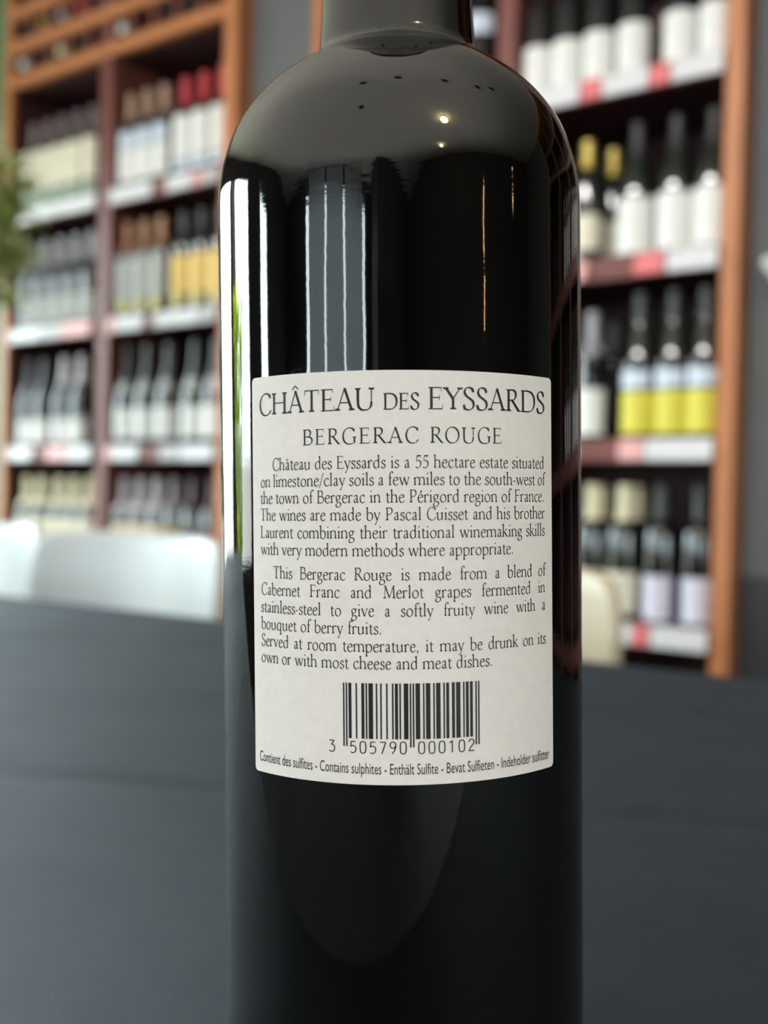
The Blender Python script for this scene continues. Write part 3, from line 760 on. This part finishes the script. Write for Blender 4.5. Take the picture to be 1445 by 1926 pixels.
def smooth_prof(p, k=5):
    out = []
    n = len(p)
    for i in range(n - 1):
        p0, p1, p2, p3 = p[max(i - 1, 0)], p[i], p[i + 1], p[min(i + 2, n - 1)]
        for q in range(k):
            t = q / k
            # monotone-ish hermite in z
            dz = p2[0] - p1[0]
            if dz < 1e-9: out.append(p1); break
            m1 = (p2[1] - p0[1]) / max(1e-6, p2[0] - p0[0]); m2 = (p3[1] - p1[1]) / max(1e-6, p3[0] - p1[0])
            s0 = (p2[1] - p1[1]) / dz
            if dz > .05: m1 = m2 = s0
            if i > 0 and p[i][0] - p[i - 1][0] > .05: m1 = (p[i][1] - p[i - 1][1]) / (p[i][0] - p[i - 1][0])
            if i < n - 2 and p[i + 2][0] - p[i + 1][0] > .05: m2 = (p[i + 2][1] - p[i + 1][1]) / (p[i + 2][0] - p[i + 1][0])
            h00 = 2 * t**3 - 3 * t**2 + 1; h10 = t**3 - 2 * t**2 + t; h01 = -2 * t**3 + 3 * t**2; h11 = t**3 - t**2
            out.append((p1[0] + dz * t, h00 * p1[1] + h10 * dz * m1 + h01 * p2[1] + h11 * dz * m2))
    out.append(p[-1])
    return out
bm = bmesh.new(); lathe(bm, HP[:3] + smooth_prof(HP[3:18], 6) + HP[18:], 160)
glass = obj('glass', mesh('glass', bm, HEROGLASS, True), hero)
bm = bmesh.new(); lathe(bm, [(.243, .0157), (.268, .0149), (.2895, .0145), (.2905, .0158), (.2985, .0158), (.3006, .0138), (.3008, .002)], 64)
obj('capsule', mesh('capsule', bm, CAPBLACK, True), hero)
def HR(z):
    return .0374 + (.0380 - .0374) * (z - .02) / .17
def wrap(a_mm, h_mm, eps):
    z = h_mm / 1000; R = HR(z); th = a_mm / 1000 / R
    return ((R + eps) * sin(th), -(R + eps) * cos(th), z)
# back label sheet with rounded corners
LA0, LA1 = -31.2, 31.95
def lab_top(a): return 153.58 + (153.11 - 153.58) * (a - LA0) / (LA1 - LA0)
def lab_bot(a): return 79.68 + (80.05 - 79.68) * (a - LA0) / (LA1 - LA0)
bm = bmesh.new(); nA = 120; rc = 0.9; cols = []
aa = []
for k in range(9): aa.append(LA0 + rc * (1 - cos(k / 8 * pi / 2)))
aa += [LA0 + rc + (LA1 - LA0 - 2 * rc) * k / nA for k in range(1, nA)]
for k in range(9): aa.append(LA1 - rc * (1 - sin(k / 8 * pi / 2)))
for a in aa:
    e = max(LA0 + rc - a, a - (LA1 - rc), 0); ins = rc - sqrt(max(0, rc * rc - e * e))
    t, b_ = lab_top(a) - ins, lab_bot(a) + ins
    cols.append([[bm.verts.new(wrap(a, b_ + (t - b_) * j / 10, ep)) for j in range(11)] for ep in (.00002, .00016)])
nc = len(cols)
for i in range(nc - 1):
    for j in range(10):
        bm.faces.new((cols[i][1][j], cols[i + 1][1][j], cols[i + 1][1][j + 1], cols[i][1][j + 1]))
        bm.faces.new((cols[i][0][j + 1], cols[i + 1][0][j + 1], cols[i + 1][0][j], cols[i][0][j]))
    for j in (0, 10):
        bm.faces.new((cols[i][0][j], cols[i + 1][0][j], cols[i + 1][1][j], cols[i][1][j]))
for i in (0, nc - 1):
    for j in range(10):
        bm.faces.new((cols[i][0][j], cols[i][1][j], cols[i][1][j + 1], cols[i][0][j + 1]))
label = obj('back_label', mesh('back_label', bm, PAPER, True), hero)
label['label'] = 'cream paper back label with black print'

# ------------------------------------------------------------------ lettering drawn as broad-nib strokes
G = {}
def g(ch, adv, s): G[ch] = (adv, s)
g('a', 405, 's 90,318 130,375 190,402 245,385 272,325 275,240|l 275,250 275,95|s 275,105 282,45 310,18 370,45|s 275,238 200,212 120,172 84,105 105,40 158,8 215,35 275,105|d 100,318 26')
g('b', 490, 'l 95,685 95,40|h 95,692|s 95,310 160,380 250,405 350,370 410,290 425,200 405,100 345,25 255,-8 170,5 95,55')
g('c', 400, 's 340,335 295,388 225,405 130,365 75,280 65,190 90,90 160,15 240,-5 310,20 365,80|d 325,330 34')
g('d', 500, 's 375,330 310,395 240,405 140,370 80,285 65,190 85,95 145,15 215,-8 300,30 375,90|l 375,685 375,30|h 375,692|p 375,0 375,45 455,34 455,18')
g('e', 405, 't 80,232 345,262|s 345,262 330,340 285,390 220,405 140,375 80,290 65,195 85,95 150,15 235,-5 310,25 362,85')
g('f', 290, 's 318,640 285,685 230,690 170,640 145,550 140,420 140,300|l 140,320 140,0|f 140,0|t 45,388 265,388|d 310,640 34')
g('g', 425, 'o 190,275 120,125|t 290,375 405,392|s 130,165 88,115 118,60 230,40 330,15 372,-60 330,-160 220,-212 110,-205 48,-140 72,-65 150,5')
g('h', 510, 'l 95,685 95,0|h 95,692|f 95,0|s 95,310 165,380 250,405 335,385 385,310 395,200 395,100|l 395,120 395,0|f 395,0')
g('i', 235, 'l 118,390 118,0|h 118,402|f 118,0|d 115,590 40')
g('k', 480, 'l 95,685 95,0|h 95,692|f 95,0|t 100,180 330,388|t 270,391 400,391|l 185,255 390,15|t 350,11 475,11')
g('l', 240, 'l 118,685 118,0|h 118,692|f 118,0')
g('m', 780, 'l 95,390 95,0|h 95,402|f 95,0|s 95,310 160,380 240,405 325,385 375,310 385,200 385,100|l 385,120 385,0|f 385,0|s 385,310 450,380 530,405 615,385 665,310 675,200 675,100|l 675,120 675,0|f 675,0')
g('n', 512, 'l 95,390 95,0|h 95,402|f 95,0|s 95,310 165,380 250,405 335,385 385,310 395,200 395,100|l 395,120 395,0|f 395,0')
g('o', 485, 'o 243,198 176,203')
g('p', 500, 'l 95,390 95,-230|h 95,402|f 95,-230|s 95,310 160,380 250,405 350,370 410,290 425,200 405,100 345,25 255,-8 170,5 95,55')
g('q', 500, 's 375,330 310,395 240,405 140,370 80,285 65,190 85,95 145,15 215,-8 300,30 375,90|l 375,400 375,-230|f 375,-230')
g('r', 345, 'l 95,390 95,0|h 95,402|f 95,0|s 95,285 140,365 205,402 275,392|d 285,368 40')
g('s', 335, 's 272,325 245,383 180,405 110,385 80,320 110,255 190,208 262,160 280,90 245,22 175,-5 100,12 58,80|p 258,400 284,400 280,295 262,300|p 44,8 60,8 66,110 48,110')
g('t', 300, 's 130,500 130,400 130,250 132,120 152,30 205,-2 292,45|t 50,388 280,388|p 145,520 45,385 150,385')
g('u', 510, 'l 95,390 95,150|s 95,170 105,70 160,8 230,-2 310,32 380,100|l 385,390 385,25|h 95,402|h 385,402|p 385,0 385,45 462,34 462,18')
g('v', 455, 'l 70,390 235,0|t 235,0 385,390|t 8,391 150,391|t 312,391 450,391')
g('w', 685, 'l 70,390 220,0|t 220,0 350,385|l 335,390 485,0|t 485,0 620,390|t 8,391 145,391|t 270,391 400,391|t 555,391 680,391')
g('y', 440, 'l 65,390 235,10|t 385,390 235,10 150,-180 95,-212|d 105,-192 38|t 8,391 145,391|t 312,391 442,391')
g('A', 640, 't 75,0 325,662|l 318,662 560,0|t 155,230 470,230|F 75,0|F 555,0')
g('B', 560, 'l 130,650 130,0|s 130,637 300,640 395,600 430,510 390,400 290,345 130,342|s 280,345 425,320 500,235 490,115 400,28 270,10 130,12|t 40,639 130,639|t 40,11 130,11')
g('C', 620, 's 572,520 520,610 400,658 260,640 140,540 80,390 80,260 130,110 250,10 400,-8 520,40 592,140|p 560,650 582,650 580,490 564,505')
g('D', 720, 'l 130,650 130,0|s 130,637 330,640 500,600 610,490 648,340 620,180 520,60 370,12 130,12|t 40,639 130,639|t 40,11 130,11')
g('E', 530, 'l 130,650 130,0|t 40,638 450,638|t 130,345 385,345|t 40,12 480,12|p 430,650 455,650 458,520 442,530|p 376,420 394,420 394,270 376,270|p 462,0 482,0 508,150 490,140')
g('F', 490, 'l 130,650 130,0|t 40,638 450,638|t 130,345 375,345|F 130,0|p 430,650 455,650 458,520 442,530|p 366,420 384,420 384,270 366,270')
g('G', 700, 's 580,520 530,610 410,658 265,640 140,540 80,390 80,260 130,110 250,10 400,-8 510,15 592,60|l 592,280 592,45|t 495,280 680,280|p 568,650 590,650 588,490 572,505')
g('H', 720, 'l 130,640 130,0|l 590,640 590,0|t 130,340 590,340|F 130,0|F 590,0|T 130,639|T 590,639')
g('L', 510, 'l 130,640 130,0|T 130,639|t 40,12 470,12|p 452,0 472,0 498,160 480,150')
g('M', 810, 't 150,640 115,0|l 150,645 405,30|t 405,30 665,645|l 665,645 700,0|F 115,0|F 700,0|t 60,639 150,639|t 665,639 755,639')
g('O', 740, 'o 370,325 290,333')
g('P', 510, 'l 130,650 130,0|F 130,0|t 40,639 130,639|s 130,637 300,640 405,590 438,480 400,370 295,305 130,312')
g('R', 600, 'l 130,650 130,0|F 130,0|t 40,639 130,639|s 130,637 300,640 395,595 425,500 385,390 290,335 130,335|l 265,335 545,12|t 505,11 625,11')
g('S', 460, 's 385,520 350,615 245,658 140,625 95,520 150,410 270,330 375,245 398,135 345,35 225,-8 110,25 62,140|p 372,650 392,650 392,490 376,505|p 50,0 68,0 74,160 56,150')
g('T', 600, 'l 300,640 300,0|t 45,638 555,638|F 300,0|p 35,650 55,650 62,515 44,505|p 545,650 565,650 556,505 538,515')
g('U', 690, 'l 120,640 120,230|s 120,250 140,105 230,12 350,-6 460,20 535,105 556,240|t 556,230 556,640|T 120,639|T 556,639')
g('Y', 590, 'l 65,640 300,310|t 530,640 300,310|l 300,320 300,0|T 65,639|T 530,639|F 300,0')
g('5', 460, 'l 150,618 395,618|t 150,625 122,345|s 122,345 220,380 325,345 385,245 360,110 265,15 155,-5 75,40')
g('.', 215, 'd 105,36 44'); g(',', 215, 'd 105,40 44|t 130,30 85,-105')
g('-', 265, 'p 40,175 228,175 228,222 40,222'); g('/', 320, 't 15,-110 300,690')
G['â'] = (405, G['a'][1] + '|t 95,490 185,600|t 185,600 275,490'); G['é'] = (405, G['e'][1] + '|l 195,480 280,610')
G['Â'] = (640, G['A'][1] + '|t 195,700 318,815|t 318,815 440,700')

def catmull(pts, k=5):
    out = []; n = len(pts)
    for i in range(n - 1):
        p0, p1, p2, p3 = pts[max(i - 1, 0)], pts[i], pts[i + 1], pts[min(i + 2, n - 1)]
        for q in range(k):
            t = q / k
            out.append(tuple(.5 * (2 * p1[c] + (p2[c] - p0[c]) * t + (2 * p0[c] - 5 * p1[c] + 4 * p2[c] - p3[c]) * t * t + (3 * p1[c] - p0[c] - 3 * p2[c] + p3[c]) * t**3) for c in (0, 1)))
    out.append(pts[-1]); return out
class Ink:
    def __init__(self, eps): self.polys = []; self.eps = eps
    def strip(self, pts, wf, tr, closed=False):
        n = len(pts); L = []
        for i in range(n):
            a = pts[(i - 1) % n] if closed else pts[max(i - 1, 0)]; b_ = pts[(i + 1) % n] if closed else pts[min(i + 1, n - 1)]
            dx, dy = b_[0] - a[0], b_[1] - a[1]; l = math.hypot(dx, dy) or 1
            hwid = wf(dx / l, dy / l) / 2
            L.append((tr(pts[i][0] - dy / l * hwid, pts[i][1] + dx / l * hwid), tr(pts[i][0] + dy / l * hwid, pts[i][1] - dx / l * hwid)))
        for i in range(n if closed else n - 1):
            j = (i + 1) % n
            self.polys.append((L[i][0], L[i][1], L[j][1], L[j][0]))
    def glyph(self, ch, tr, stem, hair):
        al = radians(24)
        def nib(dx, dy): return hair + (stem - hair) * abs(dx * -sin(al) + dy * cos(al)) ** 1.5
        def thin(dx, dy): return hair * 1.15
        for s in G[ch][1].split('|'):
            k, rest = s[0], [tuple(float(v) for v in q.split(',')) for q in s[2:].split() if ',' in q]
            if k == 'l': self.strip(rest, lambda dx, dy: stem, tr)
            elif k == 't': self.strip(rest, thin, tr)
            elif k == 's': self.strip(catmull(rest), nib, tr)
            elif k == 'p': self.polys.append(tuple(tr(*q) for q in rest))
            elif k == 'o':
                (cx, cy), (rx, ry) = rest
                self.strip([(cx + rx * cos(2 * pi * i / 28), cy + ry * sin(2 * pi * i / 28)) for i in range(28)], nib, tr, True)
            elif k == 'd':
                r = float(s.split()[-1]); cx, cy = rest[0]
                self.polys.append(tuple(tr(cx + r * cos(2 * pi * i / 10), cy + r * sin(2 * pi * i / 10)) for i in range(10)))
            elif k in 'fF':
                cx, cy = rest[0]; hwid = 78 if k == 'f' else 100; th = hair * 1.1; s2 = stem / 2
                self.polys.append(tuple(tr(*q) for q in ((cx - hwid, cy), (cx + hwid, cy), (cx + hwid, cy + th), (cx + s2, cy + th + 30), (cx - s2, cy + th + 30), (cx - hwid, cy + th))))
            elif k == 'T':
                cx, cy = rest[0]; th = hair * 1.1; s2 = stem / 2; cy += 11
                self.polys.append(tuple(tr(*q) for q in ((cx - 95, cy), (cx + 95, cy), (cx + 95, cy - th), (cx + s2, cy - th - 30), (cx - s2, cy - th - 30), (cx - 95, cy - th))))
            elif k == 'h':
                cx, cy = rest[0]; s2 = stem / 2
                self.polys.append(tuple(tr(*q) for q in ((cx - s2 - 58, cy - 62), (cx - s2 - 50, cy - 42), (cx + s2, cy + 12), (cx + s2, cy - 90), (cx - s2, cy - 90))))
    def build(self, name, parent):
        bm = bmesh.new()
        for p in self.polys:
            vs = [bm.verts.new(wrap(x, y, self.eps)) for x, y in p]
            try: bm.faces.new(vs)
            except Exception: pass
        me = bpy.data.meshes.new(name)
        bmesh.ops.recalc_face_normals(bm, faces=bm.faces)
        for f in bm.faces:
            c = f.calc_center_median()
            if f.normal.dot(Vector((c.x, c.y, 0))) < 0: f.normal_flip()
        bm.to_mesh(me); bm.free(); me.materials.append(INK)
        return obj(name, me, parent)
def adv(word, tr=0): return sum(G[c][0] for c in word) + tr * (len(word) - 1)
def put_word(ink, word, a, h, sx, sy, stem, hair, tr=0):
    x = 0
    for c in word:
        ink.glyph(c, lambda gx, gy, x=x: (a + (x + gx) * sx, h + gy * sy), stem, hair); x += G[c][0] + tr
    return x
def fit_line(ink, text, a0, a1, h, sy, stem, hair, sx=None, side=35):
    # justified: letters keep sx, spaces take the rest; without sx the letters themselves are fitted
    words = text.split(' '); nat = sum(adv(w_) for w_ in words)
    a0 -= side * (sx or sy); a1 += side * (sx or sy)
    if len(words) == 1:
        tr = ((a1 - a0) / (sx or sy) - adv(text)) / max(1, len(text) - 1)
        if sx is None: tr = 0; sx = (a1 - a0) / nat
        put_word(ink, text, a0, h, sx, sy, stem, hair, tr); return
    sp = ((a1 - a0) - nat * sx) / (len(words) - 1)
    if sp < 200 * sx:
        sx = (a1 - a0) / (nat + 200 * (len(words) - 1)); sp = 200 * sx
    a = a0
    for w_ in words:
        put_word(ink, w_, a, h, sx, sy, stem, hair); a += adv(w_) * sx + sp
EPS = .00021
ink = Ink(EPS); s = 3.9 / 650
fit_line(ink, 'CHÂTEAU', -28.89, -4.53, 146.40, s, 84, 30)
fit_line(ink, 'DES', -2.95, 3.30, 146.40, 2.85 / 650, 92, 36)
fit_line(ink, 'EYSSARDS', 5.00, 29.66, 146.40, s, 84, 30)
ink.build('title_lettering', label)
ink = Ink(EPS); s = 2.78 / 650
fit_line(ink, 'BERGERAC', -18.28, 3.1, 140.45, s, 78, 31, s * .95)
fit_line(ink, 'ROUGE', 5.3, 18.98, 140.45, s, 78, 31, s * .95)
ink.build('subtitle_lettering', label)
ink = Ink(EPS); s = 1.37 / 400; SX = s * .82
LN = [('Château des Eyssards is a 55 hectare estate situated', -25.42, 29.48, 136.05), ('on limestone/clay soils a few miles to the south-west of', -28.72, 29.69, 133.0),
      ('the town of Bergerac in the Périgord region of France.', -28.82, 29.41, 129.93), ('The wines are made by Pascal Cuisset and his brother', -28.87, 29.62, 126.8),
      ('Laurent combining their traditional winemaking skills', -28.86, 29.59, 123.6), ('with very modern methods where appropriate.', -28.81, 21.43, 120.45),
      ('This Bergerac Rouge is made from a blend of', -25.46, 29.68, 116.15), ('Cabernet Franc and Merlot grapes fermented in', -28.77, 29.57, 113.0),
      ('stainless-steel to give a softly fruity wine with a', -28.89, 29.61, 109.75), ('bouquet of berry fruits.', -28.87, -3.61, 106.6),
      ('Served at room temperature, it may be drunk on its', -28.91, 29.71, 103.45), ('own or with most cheese and meat dishes.', -28.96, 16.67, 100.4)]
for t, a0, a1, h in LN:
    fit_line(ink, t, a0, a1, h, s, 76, 33, SX)
ink.build('paragraph_lettering', label)
# barcode
Lc = ['0001101', '0011001', '0010011', '0111101', '0100011', '0110001', '0101111', '0111011', '0110111', '0001011']
Rc = [''.join('1' if c == '0' else '0' for c in q) for q in Lc]; Gc = [q[::-1] for q in Rc]
par = {'3': 'LLGGLG'}['3']; num = '505790' + '000102'
bits = '101' + ''.join((Lc if par[i] == 'L' else Gc)[int(num[i])] for i in range(6)) + '01010' + ''.join(Rc[int(c)] for c in num[6:]) + '101'
ink = Ink(EPS); m0 = -10.70; mw = (14.05 + 10.70) / 95
k = 0
while k < 95:
    if bits[k] == '1':
        j = k
        while j < 95 and bits[j] == '1': j += 1
        guard = k < 3 or k >= 92 or 45 <= k < 50
        b0 = 86.55 if guard else 88.0
        x0, x1 = m0 + k * mw - .01, m0 + j * mw + .01
        for q in range(3):
            xa, xb = x0 + (x1 - x0) * q / 3, x0 + (x1 - x0) * (q + 1) / 3
            ink.polys.append(((xa, b0), (xb, b0), (xb, 97.9), (xa, 97.9)))
        k = j
    else: k += 1
# barcode figures as even pen strokes (cap 650)
DG = {'0': 's 190,650 90,600 55,450 55,200 90,50 190,0 290,50 325,200 325,450 290,600 190,650', '1': 'x 70,520 200,650 200,0', '2': 's 60,500 90,610 190,650 295,600 320,480 250,340 140,200|x 150,212 60,25 330,25',
      '3': 'x 60,625 310,625 165,390|s 165,385 260,380 325,300 320,130 250,25 140,5 55,70', '5': 'x 305,625 95,625 75,340|s 75,345 180,400 280,360 325,230 290,80 190,5 60,45', '7': 'x 50,625 325,625 140,0',
      '9': 's 310,430 240,320 130,320 60,430 80,580 180,650 290,590 320,450 280,230 150,0'}
def digits(txt, a0, a1, h, cap):
    sy = cap / 650; n = len(txt); st = (a1 - a0 - 380 * sy * 1.15) / max(1, n - 1)
    for i, c in enumerate(txt):
        for q in DG[c].split('|'):
            pts = [tuple(float(v) for v in z.split(',')) for z in q[2:].split()]
            pts = catmull(pts, 6) if q[0] == 's' else pts
            if q[0] == 'x':
                for e in range(len(pts) - 1):
                    ink.strip(pts[e:e + 2], lambda dx, dy: 58, lambda x, y: (a0 + i * st + x * sy * 1.15, h + y * sy))
            else:
                ink.strip(pts, lambda dx, dy: 58, lambda x, y: (a0 + i * st + x * sy * 1.15, h + y * sy))
digits('3', -13.62, -12.25, 85.42, 2.12); digits('505790', -9.6, .78, 85.42, 2.12); digits('000102', 2.62, 13.15, 85.42, 2.12)
ink.build('barcode', label)
# sulphite notice in narrow sans
cu = bpy.data.curves.new('notice', 'FONT'); cu.body = 'Contient des sulfites - Contains sulphites - Enthält Sulfite - Bevat Sulfieten - Indeholder sulfitter'
cu.size = 1; cu.resolution_u = 3
to = bpy.data.objects.new('notice', cu); COL.objects.link(to)
dg = bpy.context.evaluated_depsgraph_get(); dg.update()
me = bpy.data.meshes.new_from_object(to.evaluated_get(dg))
bpy.data.objects.remove(to)
xs = [v.co.x for v in me.vertices]; ymax = max(v.co.y for v in me.vertices); x0, x1 = min(xs), max(xs)
bm = bmesh.new(); bm.from_mesh(me); bpy.data.meshes.remove(me)
for v in bm.verts:
    a = -29.73 + (v.co.x - x0) / (x1 - x0) * (30.58 + 29.73); h = 81.75 + v.co.y / ymax * 1.95
    v.co = wrap(a, h, EPS)
for f in bm.faces:
    c = f.calc_center_median()
    if f.normal.dot(Vector((c.x, c.y, 0))) < 0: f.normal_flip()
me = bpy.data.meshes.new('notice_lettering'); bm.to_mesh(me); bm.free(); me.materials.append(INK)
obj('notice_lettering', me, label)
